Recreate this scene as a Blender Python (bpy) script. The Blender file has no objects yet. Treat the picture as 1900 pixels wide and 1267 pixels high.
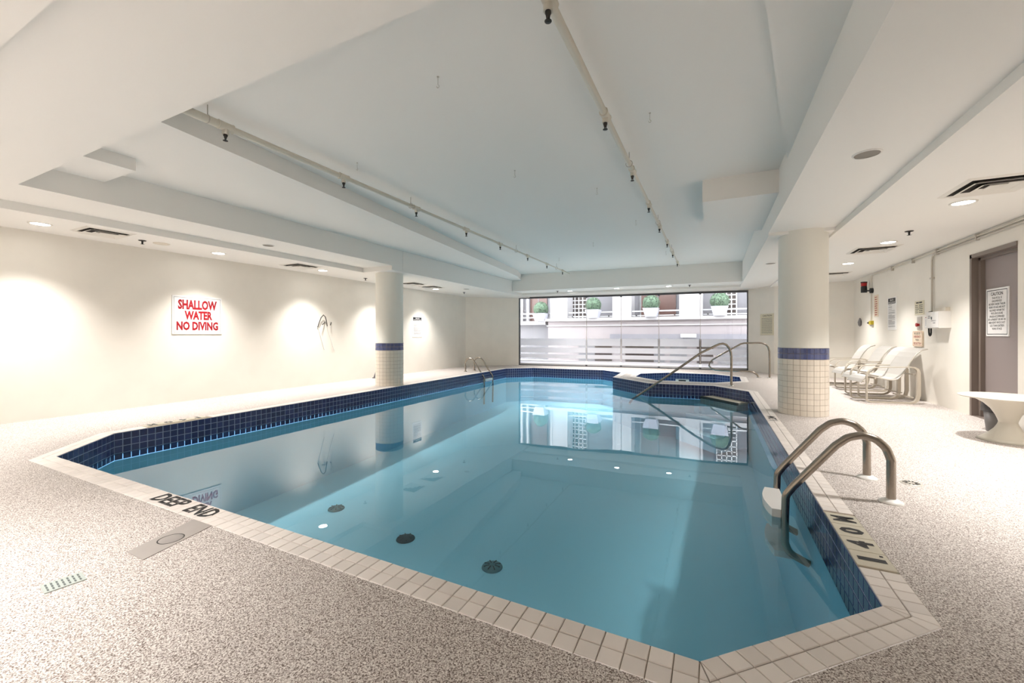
import bpy, bmesh, math, random
from mathutils import Vector, Matrix
random.seed(7)
SC = bpy.context.scene
COL = SC.collection
PI = math.pi

# ------------------------------------------------------------------ camera, world, exposure
cam_d = bpy.data.cameras.new('camera'); cam = bpy.data.objects.new('camera', cam_d); COL.objects.link(cam)
cam.location = (0, 0, 1.07); cam.rotation_euler = (PI/2, 0, math.radians(26.10))
cam_d.sensor_width = 36.0; cam_d.lens = 762.14/1900*36; cam_d.shift_y = -12.41/1900
cam_d.clip_start = 0.03; cam_d.clip_end = 200
SC.camera = cam
SC.view_settings.view_transform = 'Standard'; SC.view_settings.look = 'None'
SC.view_settings.gamma = 1.0; SC.view_settings.use_curve_mapping = False
SC.view_settings.exposure = 1.84
W = bpy.data.worlds.new('sky'); SC.world = W; W.use_nodes = True
bg = W.node_tree.nodes['Background']; bg.inputs[0].default_value = (0.93, 0.955, 1.0, 1); bg.inputs[1].default_value = 3.1
LAMP_W = 138.0            # each recessed downlight
LAMP_COL = (1.0, 0.962, 0.925)
LAMP_ANGLE = 102

# ------------------------------------------------------------------ materials
def lin(c):
    f = lambda v: v/12.92 if v <= .04045 else ((v+.055)/1.055)**2.4
    return (f(c[0]/255), f(c[1]/255), f(c[2]/255), 1)
def M(name, rgb, rough=.5, metal=0., noise=0., nscale=8., bump=0., bscale=60., spec=.5, objvar=0.):
    m = bpy.data.materials.new(name); m.use_nodes = True
    nt = m.node_tree; b = nt.nodes['Principled BSDF']
    c = lin(rgb); b.inputs['Base Color'].default_value = c
    b.inputs['Roughness'].default_value = rough; b.inputs['Metallic'].default_value = metal
    b.inputs['Specular IOR Level'].default_value = spec
    src = None
    if noise > 0:
        tc = nt.nodes.new('ShaderNodeTexCoord'); n = nt.nodes.new('ShaderNodeTexNoise')
        n.inputs['Scale'].default_value = nscale; n.inputs['Detail'].default_value = 4
        nt.links.new(tc.outputs['Object'], n.inputs['Vector'])
        r = nt.nodes.new('ShaderNodeValToRGB'); r.color_ramp.elements[0].position = .3; r.color_ramp.elements[1].position = .7
        r.color_ramp.elements[0].color = tuple(max(0, v*(1-noise)) for v in c[:3])+(1,)
        r.color_ramp.elements[1].color = tuple(min(1, v*(1+noise)) for v in c[:3])+(1,)
        nt.links.new(n.outputs['Fac'], r.inputs['Fac']); nt.links.new(r.outputs['Color'], b.inputs['Base Color']); src = r
    if objvar > 0:
        oi = nt.nodes.new('ShaderNodeObjectInfo'); r = nt.nodes.new('ShaderNodeValToRGB')
        r.color_ramp.elements[0].color = tuple(v*(1-objvar) for v in c[:3])+(1,)
        r.color_ramp.elements[1].color = tuple(min(1, v*(1+objvar)) for v in c[:3])+(1,)
        nt.links.new(oi.outputs['Random'], r.inputs['Fac']); nt.links.new(r.outputs['Color'], b.inputs['Base Color'])
    if bump > 0:
        tc = nt.nodes.new('ShaderNodeTexCoord'); n = nt.nodes.new('ShaderNodeTexNoise'); n.inputs['Scale'].default_value = bscale
        bp = nt.nodes.new('ShaderNodeBump'); bp.inputs['Strength'].default_value = bump; bp.inputs['Distance'].default_value = .002
        nt.links.new(tc.outputs['Object'], n.inputs['Vector']); nt.links.new(n.outputs['Fac'], bp.inputs['Height']); nt.links.new(bp.outputs['Normal'], b.inputs['Normal'])
    return m
def emis(name, col, s):
    m = bpy.data.materials.new(name); m.use_nodes = True; nt = m.node_tree; nt.nodes.clear()
    e = nt.nodes.new('ShaderNodeEmission'); e.inputs[0].default_value = col; e.inputs[1].default_value = s
    o = nt.nodes.new('ShaderNodeOutputMaterial'); nt.links.new(e.outputs[0], o.inputs[0]); return m

WALL = M('wall_paint', (240, 235, 225), .6, noise=.02, nscale=3, bump=.05, bscale=120)
CEIL = M('ceiling_paint', (245, 243, 238), .75, bump=.04, bscale=140)
COLP = M('column_paint', (242, 240, 231), .55)
GROUT = M('grout_beige', (178, 164, 148), .8)
CTILE = M('coping_tile', (238, 230, 224), .45, noise=.03, nscale=40, objvar=0)
CTILEV = M('coping_tile_single', (238, 230, 224), .45, objvar=.06)
MARK = M('marker_tile', (205, 198, 180), .4)
BTILE = M('blue_tile', (54, 62, 104), .12, objvar=.25)
BTILES = M('blue_tile_field', (54, 62, 104), .12, noise=.2, nscale=18)
BGROUT = M('grout_blue', (142, 156, 186), .6)
COLT = M('column_tile', (236, 227, 213), .3, objvar=.04)
COLB = M('column_blue_tile', (86, 95, 138), .18, objvar=.15)
COLBS = M('column_blue_field', (86, 95, 138), .18, noise=.2, nscale=18)
STEEL = M('stainless_steel', (158, 149, 138), .26, 1.0)
CHROME = M('chrome', (205, 203, 198), .2, 1.0)
DARKM = M('dark_metal', (62, 60, 58), .45, .6)
WPLAST = M('white_plastic', (238, 236, 232), .4)
OFFW = M('offwhite_plastic', (228, 220, 205), .45)
PIPEP = M('pipe_paint', (218, 212, 198), .4)
BLACK = M('black', (22, 22, 24), .5)
RED = M('red_ink', (158, 10, 24), .5)
REDL = M('red_plastic', (170, 20, 24), .3)
INK = M('ink', (40, 40, 42), .6)
INKL = M('ink_grey', (120, 118, 122), .7)
INKR = M('ink_red', (170, 60, 50), .7)
SIGNW = M('sign_white', (243, 242, 240), .4)
SIGNC = M('sign_cream', (222, 215, 190), .45)
SIGNP = M('sign_pink', (232, 214, 190), .45)
PLASTER = M('pool_plaster', (186, 238, 255), .6)
DOORP = M('door_paint', (150, 139, 136), .45)
FRAMEP = M('door_frame_paint', (128, 116, 108), .45)
FRAMEG = M('window_frame_grey', (82, 84, 88), .4, .4)
WFRAME = M('window_frame_white', (190, 190, 192), .4)
STUCCO = M('stucco_white', (160, 157, 159), .8, noise=.02, nscale=2)
STUCCOP = M('stucco_pink', (136, 128, 130), .8, noise=.02, nscale=2)
STUCCOG = M('stucco_grey', (106, 104, 108), .8)
DKGLASS = M('dark_glass', (58, 50, 48), .15)
BROWN = M('brown_door', (80, 54, 48), .4)
ASPH = M('pavement', (196, 194, 190), .85, noise=.1, nscale=6)
CONC = M('grey_paint', (112, 110, 118), .7)
LEAF = M('leaf', (84, 106, 84), .6, noise=.45, nscale=14)
LEAFD = M('leaf_dark', (44, 58, 46), .8)
POTW = M('pot_white', (172, 172, 184), .35)
SLING = M('sling_fabric', (184, 180, 174), .7, bump=.1, bscale=400)
CFRAME = M('chair_frame', (196, 187, 172), .4)
TABLEW = M('table_white', (216, 211, 198), .35)
BINM = M('bin_grey', (120, 118, 118), .5)
BAGM = M('bag_black', (34, 34, 38), .35, bump=.6, bscale=18)
EPOXY = M('epoxy_patch', (170, 163, 158), .5, noise=.05, nscale=6)
DRAINM = M('drain_plastic', (172, 180, 175), .5)
METER = M('metal_plate', (196, 190, 180), .4, .3)
YEL = M('yellow_plastic', (196, 176, 40), .4)
BUMP_C = M('vent_white', (232, 228, 220), .45)
VENTD = M('vent_dark', (48, 42, 38), .7)
LENS = emis('lamp_lens', (1, .97, .92, 1), 9.0)

def floor_mat():
    m = bpy.data.materials.new('pebble_epoxy'); m.use_nodes = True; nt = m.node_tree; b = nt.nodes['Principled BSDF']
    tc = nt.nodes.new('ShaderNodeTexCoord')
    v = nt.nodes.new('ShaderNodeTexVoronoi'); v.inputs['Scale'].default_value = 250
    n = nt.nodes.new('ShaderNodeTexNoise'); n.inputs['Scale'].default_value = 180; n.inputs['Detail'].default_value = 3
    mx = nt.nodes.new('ShaderNodeMath'); mx.operation = 'ADD'
    ml = nt.nodes.new('ShaderNodeMath'); ml.operation = 'MULTIPLY'; ml.inputs[1].default_value = .45
    sp = nt.nodes.new('ShaderNodeSeparateColor')
    nt.links.new(tc.outputs['Object'], v.inputs['Vector']); nt.links.new(tc.outputs['Object'], n.inputs['Vector'])
    nt.links.new(v.outputs['Color'], sp.inputs[0]); nt.links.new(sp.outputs[0], ml.inputs[0])
    nt.links.new(n.outputs['Fac'], mx.inputs[0]); nt.links.new(ml.outputs[0], mx.inputs[1])
    r = nt.nodes.new('ShaderNodeValToRGB'); e = r.color_ramp.elements
    e[0].position = .50; e[0].color = lin((112, 98, 90)); e[1].position = .95; e[1].color = lin((244, 238, 233))
    x = r.color_ramp.elements.new(.70); x.color = lin((194, 184, 178))
    nt.links.new(mx.outputs[0], r.inputs['Fac']); nt.links.new(r.outputs['Color'], b.inputs['Base Color'])
    b.inputs['Roughness'].default_value = .6; b.inputs['Specular IOR Level'].default_value = .3
    bp = nt.nodes.new('ShaderNodeBump'); bp.inputs['Strength'].default_value = .35; bp.inputs['Distance'].default_value = .003
    nt.links.new(mx.outputs[0], bp.inputs['Height']); nt.links.new(bp.outputs['Normal'], b.inputs['Normal'])
    return m
PEBBLE = floor_mat()
def water_mat():
    m = bpy.data.materials.new('water'); m.use_nodes = True; nt = m.node_tree; nt.nodes.clear()
    t = nt.nodes.new('ShaderNodeBsdfTransparent'); t.inputs[0].default_value = (.83, .965, 1, 1)
    g = nt.nodes.new('ShaderNodeBsdfGlossy'); g.inputs['Roughness'].default_value = 0.0; g.inputs[0].default_value = (1, 1, 1, 1)
    f = nt.nodes.new('ShaderNodeFresnel'); f.inputs[0].default_value = 1.36
    mx = nt.nodes.new('ShaderNodeMixShader'); o = nt.nodes.new('ShaderNodeOutputMaterial')
    tc = nt.nodes.new('ShaderNodeTexCoord'); n = nt.nodes.new('ShaderNodeTexNoise'); n.inputs['Scale'].default_value = 1.6; n.inputs['Detail'].default_value = 1
    bp = nt.nodes.new('ShaderNodeBump'); bp.inputs['Strength'].default_value = .025; bp.inputs['Distance'].default_value = .05
    nt.links.new(tc.outputs['Object'], n.inputs['Vector']); nt.links.new(n.outputs['Fac'], bp.inputs['Height'])
    nt.links.new(bp.outputs['Normal'], g.inputs['Normal']); nt.links.new(bp.outputs['Normal'], f.inputs['Normal'])
    nt.links.new(f.outputs[0], mx.inputs[0]); nt.links.new(t.outputs[0], mx.inputs[1]); nt.links.new(g.outputs[0], mx.inputs[2]); nt.links.new(mx.outputs[0], o.inputs[0])
    return m
WATER = water_mat()
def glass_mat(name, tint, ior=1.45):
    m = bpy.data.materials.new(name); m.use_nodes = True; nt = m.node_tree; nt.nodes.clear()
    t = nt.nodes.new('ShaderNodeBsdfTransparent'); t.inputs[0].default_value = tint
    g = nt.nodes.new('ShaderNodeBsdfGlossy'); g.inputs['Roughness'].default_value = .02
    f = nt.nodes.new('ShaderNodeFresnel'); f.inputs[0].default_value = ior
    mx = nt.nodes.new('ShaderNodeMixShader'); o = nt.nodes.new('ShaderNodeOutputMaterial')
    nt.links.new(f.outputs[0], mx.inputs[0]); nt.links.new(t.outputs[0], mx.inputs[1]); nt.links.new(g.outputs[0], mx.inputs[2]); nt.links.new(mx.outputs[0], o.inputs[0])
    return m
GLASS = glass_mat('window_glass', (.97, .985, .98, 1))
def frost_mat():
    m = bpy.data.materials.new('frosted_film'); m.use_nodes = True; nt = m.node_tree; nt.nodes.clear()
    t = nt.nodes.new('ShaderNodeBsdfTransparent'); t.inputs[0].default_value = (.9, .93, 1, 1)
    d = nt.nodes.new('ShaderNodeBsdfDiffuse'); d.inputs[0].default_value = (.95, .95, .98, 1)
    tr = nt.nodes.new('ShaderNodeBsdfTranslucent'); tr.inputs[0].default_value = (.97, .97, 1, 1)
    a = nt.nodes.new('ShaderNodeMixShader'); a.inputs[0].default_value = .6
    mx = nt.nodes.new('ShaderNodeMixShader'); mx.inputs[0].default_value = .88; o = nt.nodes.new('ShaderNodeOutputMaterial')
    nt.links.new(d.outputs[0], a.inputs[1]); nt.links.new(tr.outputs[0], a.inputs[2])
    nt.links.new(t.outputs[0], mx.inputs[1]); nt.links.new(a.outputs[0], mx.inputs[2]); nt.links.new(mx.outputs[0], o.inputs[0])
    return m
FROST = frost_mat()

# ------------------------------------------------------------------ helpers
def tag(o, label=None, cat=None, group=None, kind=None):
    if label: o['label'] = label
    if cat: o['category'] = cat
    if group: o['group'] = group
    if kind: o['kind'] = kind
    return o
def empty(name, loc, label, cat, group=None, rz=0.):
    o = bpy.data.objects.new(name, None); COL.objects.link(o); o.location = loc; o.rotation_euler = (0, 0, rz); o.empty_display_size = .1
    return tag(o, label, cat, group)
def put(name, me, parent=None, mat=None, smooth=False):
    if mat is not None and not me.materials: me.materials.append(mat)
    o = bpy.data.objects.new(name, me); COL.objects.link(o)
    if parent: o.parent = parent
    return o
class MB:
    """collects shapes; build() links them as ONE mesh object"""
    def __init__(s): s.v = []; s.f = []; s.sm = []
    def add(s, vs, fs, smooth=False):
        b = len(s.v); s.v += [tuple(v) for v in vs]; s.f += [tuple(i+b for i in f) for f in fs]; s.sm += [smooth]*len(fs); return s
    def box(s, a, b, rot=None, c=None):
        x0, y0, z0 = a; x1, y1, z1 = b
        vs = [Vector(p) for p in ((x0,y0,z0),(x1,y0,z0),(x1,y1,z0),(x0,y1,z0),(x0,y0,z1),(x1,y0,z1),(x1,y1,z1),(x0,y1,z1))]
        if rot: cc = Vector(c); vs = [rot @ (p-cc)+cc for p in vs]
        return s.add(vs, [(0,3,2,1),(4,5,6,7),(0,1,5,4),(1,2,6,5),(2,3,7,6),(3,0,4,7)])
    def bar(s, p, q, w, h):
        p, q = Vector(p), Vector(q); d = (q-p).normalized(); up = Vector((0,0,1)) if abs(d.z) < .95 else Vector((1,0,0))
        a = d.cross(up).normalized()*w/2; b = a.cross(d).normalized()*h/2
        vs = [p-a-b, p+a-b, p+a+b, p-a+b, q-a-b, q+a-b, q+a+b, q-a+b]
        return s.add(vs, [(0,1,2,3),(7,6,5,4),(0,4,5,1),(1,5,6,2),(2,6,7,3),(3,7,4,0)])
    def prism(s, poly, z0, z1):
        n = len(poly); area = sum(poly[i][0]*poly[(i+1)%n][1]-poly[(i+1)%n][0]*poly[i][1] for i in range(n))
        if area < 0: poly = poly[::-1]
        vs = [(x, y, z0) for x, y in poly]+[(x, y, z1) for x, y in poly]
        return s.add(vs, [tuple(range(n))[::-1], tuple(range(n, 2*n))]+[(i, (i+1)%n, n+(i+1)%n, n+i) for i in range(n)])
    def tube(s, pts, r, seg=10, caps=True):
        pts = [Vector(p) for p in pts]; n = len(pts); rs = r if isinstance(r, (list, tuple)) else [r]*n
        t0 = (pts[1]-pts[0]).normalized(); ref = Vector((0,0,1)) if abs(t0.z) < .9 else Vector((1,0,0))
        a = t0.cross(ref).normalized(); vs = []; fs = []
        for i, p in enumerate(pts):
            t = (pts[min(i+1, n-1)]-pts[max(i-1, 0)]).normalized()
            a = (a-t*a.dot(t)).normalized(); b = t.cross(a)
            for k in range(seg):
                an = 2*PI*k/seg; vs.append(p+(a*math.cos(an)+b*math.sin(an))*rs[i])
        for i in range(n-1):
            for k in range(seg):
                fs.append((i*seg+k, i*seg+(k+1)%seg, (i+1)*seg+(k+1)%seg, (i+1)*seg+k))
        s.add(vs, fs, True)
        if caps:
            s.add(vs[:seg], [tuple(range(seg))[::-1]]); s.add(vs[-seg:], [tuple(range(seg))])
        return s
    def lathe(s, prof, c=(0,0,0), seg=24, a0=0., a1=2*PI, smooth=True):
        full = abs(a1-a0-2*PI) < 1e-6; m = seg if full else seg+1; vs = []; fs = []; n = len(prof)
        for k in range(m):
            an = a0+(a1-a0)*k/seg
            for r, z in prof: vs.append((c[0]+r*math.cos(an), c[1]+r*math.sin(an), c[2]+z))
        for k in range(seg):
            k2 = (k+1) % m
            for j in range(n-1): fs.append((k*n+j, k2*n+j, k2*n+j+1, k*n+j+1))
        return s.add(vs, fs, smooth)
    def build(s, name, mat, parent=None):
        me = bpy.data.meshes.new(name); me.from_pydata(s.v, [], s.f)
        me.polygons.foreach_set('use_smooth', s.sm); me.update()
        return put(name, me, parent, mat)
def arc(pts, r, n=6):
    """round the inner corners of a polyline with radius r (number or list)"""
    P = [Vector(p) for p in pts]; out = [P[0]]
    for i in range(1, len(P)-1):
        rr = r[i-1] if isinstance(r, (list, tuple)) else r
        a = (P[i-1]-P[i]); b = (P[i+1]-P[i]); la, lb = a.length, b.length; a.normalize(); b.normalize()
        ang = a.angle(b); d = min(rr/math.tan(ang/2), la*.49, lb*.49)
        p0 = P[i]+a*d; p1 = P[i]+b*d
        for k in range(n+1):
            t = k/n; out.append((p0*(1-t)**2)+(P[i]*2*t*(1-t))+(p1*t*t))
    out.append(P[-1]); return out
def text(lines, origin, xd, yd, mat, parent, name='lettering', lift=.0012):
    """lines: (string, centre_x, baseline_y, height, width) in the sign's own plane; one mesh of flat letters"""
    xd, yd = Vector(xd).normalized(), Vector(yd).normalized(); zd = xd.cross(yd); O = Vector(origin)+zd*lift
    mb = MB()
    for L in lines:
        s, cx, by, h, w = L[:5]; off = L[5] if len(L) > 5 else 0.0
        cu = bpy.data.curves.new('t', 'FONT'); cu.body = s; cu.size = 1; cu.offset = off; cu.resolution_u = 2
        to = bpy.data.objects.new('t', cu); COL.objects.link(to)
        me = to.to_mesh(); vs = [v.co.copy() for v in me.vertices]; fs = [tuple(p.vertices) for p in me.polygons]; to.to_mesh_clear()
        bpy.data.objects.remove(to); bpy.data.curves.remove(cu)
        x0 = min(v.x for v in vs); x1 = max(v.x for v in vs); y0 = min(v.y for v in vs); y1 = max(v.y for v in vs)
        mb.add([O+xd*(cx+((v.x-x0)/(x1-x0)-.5)*w)+yd*(by+(v.y-y0)/(y1-y0)*h) for v in vs], fs)
    return mb.build(name, mat, parent)
def bars(rows, origin, xd, yd, mat, parent, name='lettering', lift=.0012):
    """lines of print too small to read: rows of short flat dashes (x0, x1, y, h)"""
    xd, yd = Vector(xd).normalized(), Vector(yd).normalized(); zd = xd.cross(yd); O = Vector(origin)+zd*lift; mb = MB()
    for x0, x1, y, h in rows:
        x = x0
        while x < x1-.004:
            w = min(random.uniform(2.2, 6.)*h, x1-x)
            mb.add([O+xd*x+yd*y, O+xd*(x+w)+yd*y, O+xd*(x+w)+yd*(y+h), O+xd*x+yd*(y+h)], [(0,1,2,3)])
            x += w+h*.7
    return mb.build(name, mat, parent)
def board(name, origin, xd, yd, w, h, t, mat, parent):
    """a flat plate with its lower left corner at origin, thickness towards the viewer"""
    xd, yd = Vector(xd).normalized(), Vector(yd).normalized(); zd = xd.cross(yd); O = Vector(origin)
    vs = [O, O+xd*w, O+xd*w+yd*h, O+yd*h]; e = .003
    top = [O+xd*e+yd*e+zd*t, O+xd*(w-e)+yd*e+zd*t, O+xd*(w-e)+yd*(h-e)+zd*t, O+xd*e+yd*(h-e)+zd*t]
    return MB().add(vs+top, [(3,2,1,0),(4,5,6,7),(0,1,5,4),(1,2,6,5),(2,3,7,6),(3,0,4,7)]).build(name, mat, parent)
def ring(origin, xd, yd, w, h, inset, lw, mat, parent, lift, name='border'):
    xd, yd = Vector(xd).normalized(), Vector(yd).normalized(); zd = xd.cross(yd); O = Vector(origin)+zd*lift
    def q(i): return [O+xd*i+yd*i, O+xd*(w-i)+yd*i, O+xd*(w-i)+yd*(h-i), O+xd*i+yd*(h-i)]
    a, b = q(inset), q(inset+lw)
    return MB().add(a+b, [(i, (i+1)%4, 4+(i+1)%4, 4+i) for i in range(4)]).build(name, mat, parent)
def offset_poly(P, d):
    """miter offset of a CCW polygon, outward"""
    n = len(P); out = []
    for i in range(n):
        p0, p1, p2 = Vector(P[i-1]), Vector(P[i]), Vector(P[(i+1)%n])
        a = (p1-p0).normalized(); b = (p2-p1).normalized(); na = Vector((a.y, -a.x)); nb = Vector((b.y, -b.x))
        m = (na+nb); m = m/m.length_squared*2; out.append(tuple(p1+m*d))
    return out
def clip(poly, p, nrm):
    out = []
    for i in range(len(poly)):
        a, b = poly[i], poly[(i+1)%len(poly)]; da = (a-p).dot(nrm); db = (b-p).dot(nrm)
        if da >= 0: out.append(a)
        if da*db < 0: out.append(a+(b-a)*(da/(da-db)))
    return out
def filled(name, loops, z, mat, parent=None):
    """flat polygon with holes"""
    bm = bmesh.new(); ed = []
    for L in loops:
        vs = [bm.verts.new((x, y, z)) for x, y in L]; ed += [bm.edges.new((vs[i], vs[(i+1)%len(vs)])) for i in range(len(vs))]
    bmesh.ops.triangle_fill(bm, use_beauty=True, use_dissolve=False, edges=ed)
    for f in bm.faces:
        f.normal_update()
        if f.normal.z < 0: f.normal_flip()
    me = bpy.data.meshes.new(name); bm.to_mesh(me); bm.free(); return put(name, me, parent, mat)

# ------------------------------------------------------------------ plan
POOL = [(-.04,1.48),(.60,2.10),(.60,8.92),(0.,9.60),(-1.28,9.46),(-2.28,10.45),(-2.34,11.84),(-3.0,12.39),(-5.22,12.23),(-5.90,11.61),(-5.83,2.10),(-5.18,1.48)]
TUB = [(-1.79,10.87),(-1.18,10.16),(.01,10.22),(.58,10.80),(.60,11.89),(.06,12.42),(-1.15,12.38),(-1.80,11.75)]
CW = .152
POOL_O = offset_poly(POOL, CW); TUB_O = offset_poly(TUB, CW)
WATER_Z = -.222
XL, XR, YB = -7.66, 3.08, -2.6
WIN = [(-6.18,13.2),(-3.84,13.53),(-2.73,13.74),(-1.56,13.84),(-.36,13.88),(.93,14.1)]
ROOM = [(XL,YB),(XR,YB),(XR,12.65),(1.5,13.25)]+WIN[::-1]+[(-6.95,12.62),(XL,12.0)]

# ------------------------------------------------------------------ room shell
floor = tag(filled('floor', [ROOM, POOL_O, TUB_O], 0, PEBBLE), kind='structure')
def wall(name, path, t, z1=3.1, mat=WALL, z0=-.02):
    """wall along a path of floor points; t = thickness to the outside (left of the walking direction)"""
    mb = MB()
    for (a, b) in zip(path[:-1], path[1:]):
        A, B = Vector(a), Vector(b); d = (B-A).normalized(); n = Vector((-d.y, d.x))*t
        mb.prism([tuple(A), tuple(B), tuple(B+n), tuple(A+n)], z0, z1)
    return tag(mb.build(name, mat), kind='structure')
wall('wall_left', [(XL,YB),(XL,12.0)], .15)
wall('wall_far_left', [(XL,12.0),(-6.95,12.62),WIN[0]], .15)
wall('wall_far_right', [WIN[-1],(1.5,13.25),(XR,12.65)], .15)
wall('wall_back', [(XR,YB),(XL,YB)], .15)
DY0, DY1, DZ = 6.66, 7.60, 2.13
mb = MB()
mb.box((XR,YB,-.02),(XR+.25,DY0,3.1)).box((XR,DY1,-.02),(XR+.25,12.65,3.1)).box((XR,DY0,DZ),(XR+.25,DY1,3.1))
tag(mb.build('wall_right', WALL), kind='structure')
mb = MB()
for a, b in zip(WIN[:-1], WIN[1:]):
    A, B = Vector(a), Vector(b); d = (B-A).normalized(); n = Vector((-d.y, d.x))*.12
    mb.prism([a, b, tuple(B+n), tuple(A+n)], 2.40, 3.1)
tag(mb.build('wall_window_header', WALL), kind='structure')

ZA, ZB, ZBR, ZM = 2.37, 2.46, 2.39, 2.98
ceiling = tag(MB().box((XL-.15,YB-.15,ZM),(XR+.25,14.4,ZM+.12)).build('ceiling', CEIL), kind='structure')
def soffit(name, poly, z): return MB().prism(poly, z, ZM).build(name, CEIL, ceiling)
R = lambda x0, y0, x1, y1: [(x0,y0),(x1,y0),(x1,y1),(x0,y1)]
XI, XO, XRI, XRO = -5.77, -6.55, .68, 1.42
soffit('soffit', R(XL,YB,XO,12.4), ZA)
soffit('beam', R(XO,.65,XI,6.32), ZB)
soffit('beam', R(XO,6.32,XI,6.64), ZA)
soffit('beam', R(XO,6.65,XI-.004,13.2), ZA)
soffit('bulkhead', [(XI,1.40),(-3.99,1.40),(-5.2,11.0),(-5.6,12.2),(XI,12.2)], 2.80)
soffit('bulkhead', R(XI,1.40,-5.10,2.0), 2.68)
soffit('beam', R(XI,.65,XRI,1.40), ZB)
soffit('soffit', R(XO,YB,XRO,.65), ZA)
soffit('beam', R(XRI,.65,XRO,6.58), ZB)
soffit('beam', R(XRI,6.58,XRO,14.1), 2.42)
soffit('soffit', R(XRO,YB,XR,13.4), ZBR)
soffit('beam', [(XI,11.80),(XRI,12.22),(XRI,13.06),(XI,12.62)], ZB)
soffit('soffit', [(XI,12.63),(XRI,13.07),(XRI,14.05),(-.36,13.88),(-1.56,13.84),(-2.73,13.74),(-3.84,13.53),(XI,13.25)], 2.40)
soffit('soffit', [(XO,12.4),(XO,13.2),(XL,13.2),(XL,12.4)], ZA)
soffit('bulkhead', [(XRI,1.40),(.07,1.40),(.25,2.58),(.61,4.65),(.68,5.0)], 2.87)
soffit('bulkhead', R(-.12,5.6,XRI,7.5), 2.71)

# window wall: frame, panes, frosted film bands
ZW = 2.40
win = tag(bpy.data.objects.new('window_1', None), kind='structure'); COL.objects.link(win); win.location = (-2.6, 13.7, 0)
win.location = (0, 0, 0)
fr = MB()
for a, b in zip(WIN[:-1], WIN[1:]):
    fr.bar((a[0],a[1]+.02,ZW-.03),(b[0],b[1]+.02,ZW-.03),.06,.06)
    fr.bar((a[0],a[1]+.02,.012),(b[0],b[1]+.02,.012),.05,.024)
for p in (WIN[0], WIN[-1]): fr.bar((p[0],p[1]+.02,0),(p[0],p[1]+.02,ZW),.06,.05)
fr.build('window_frame', FRAMEG, win)
sl = MB()
for a, b in zip(WIN[:-1], WIN[1:]): sl.bar((a[0],a[1]+.03,.05),(b[0],b[1]+.03,.05),.03,.05)
sl.build('window_sill', WFRAME, win)
bands = [(.94,.70),(.635,.46),(.395,.265),(.185,.07)]
for a, b in zip(WIN[:-1], WIN[1:]):
    A, B = Vector((a[0],a[1]+.03,0)), Vector((b[0],b[1]+.03,0)); d = (B-A).normalized(); g = .012
    pane = MB().bar(A+d*g+Vector((0,0,ZW/2+.05)), B-d*g+Vector((0,0,ZW/2+.05)), .010, ZW-.18).build('pane', GLASS, win)
    for z1, z0 in bands:
        o = Vector((0,-.009,(z0+z1)/2))
        MB().bar(A+d*.03+o, B-d*.03+o, .003, z1-z0).build('frosted_band', FROST, pane)
for p in WIN[1:-1]:
    MB().box((p[0]-.006,p[1]+.022,.07),(p[0]+.006,p[1]+.036,ZW-.06)).build('joint_strip', METER, win)
    MB().box((p[0]-.03,p[1]-.005,ZW-.09),(p[0]+.03,p[1]+.01,ZW-.03)).box((p[0]-.03,p[1]-.005,.0),(p[0]+.03,p[1]+.01,.06)).build('patch_clip', FRAMEG, win)

# door in the right wall
dr = tag(bpy.data.objects.new('door_1', None), kind='structure'); COL.objects.link(dr)
XD = XR+.10
MB().box((XD,DY0,0),(XD+.045,DY1-.09,DZ-.08)).build('door_leaf', DOORP, dr)
f = MB()
f.box((XR-.012,DY1-.045,0),(XD+.06,DY1+.0,DZ)).box((XR+.055,DY1-.09,0),(XD+.06,DY1-.045,DZ-.05))
f.box((XR-.012,DY0,DZ-.05),(XD+.06,DY1,DZ)).box((XR+.055,DY0,DZ-.085),(XD+.06,DY1,DZ-.05))
f.build('door_frame', FRAMEP, dr)
MB().box((XD+.05,DY0,0),(XD+.14,DY1,DZ)).build('backing', BLACK, dr)
MB().box((XR-.001,DY0,-.03),(XD+.14,DY1,.004)).build('threshold', FRAMEP, dr)

# ------------------------------------------------------------------ swimming pool
pool = empty('swimming_pool', (0,0,0), 'large angular swimming pool with navy waterline tiles and beige tiled coping', 'pool')
def ccw(P): return P
def basin_mesh(name, P, zf, zt, parent, mat, near=None):
    mb = MB(); n = len(P)
    for i in range(n):
        a, b = P[i], P[(i+1)%n]
        mb.add([(a[0],a[1],zt),(b[0],b[1],zt),(b[0],b[1],zf(b)),(a[0],a[1],zf(a))], [(0,1,2,3)])
    o = mb.build(name, mat, parent)
    fl = filled('basin_floor', [P], 0, mat, parent)
    for v in fl.data.vertices: v.co.z = zf((v.co.x, v.co.y))
    return o
zfl = lambda p: -1.42+.035*(p[1]-1.5)
basin_mesh('basin_wall', POOL, zfl, -.235, pool, PLASTER)
def grout_band(P, parent, z0, z1):
    mb = MB(); n = len(P)
    for i in range(n):
        a, b = P[i], P[(i+1)%n]; mb.add([(a[0],a[1],z1),(b[0],b[1],z1),(b[0],b[1],z0),(a[0],a[1],z0)], [(0,1,2,3)])
    return mb.build('grout_band', BGROUT, parent)
grout_band(POOL, pool, -.30, -.001)
def ring_bed(P, O, parent, z):
    O = offset_poly(P, CW+.03)
    return filled('coping_bed', [O, P], z, GROUT, parent)
ring_bed(POOL, POOL_O, pool, -.004)
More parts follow.
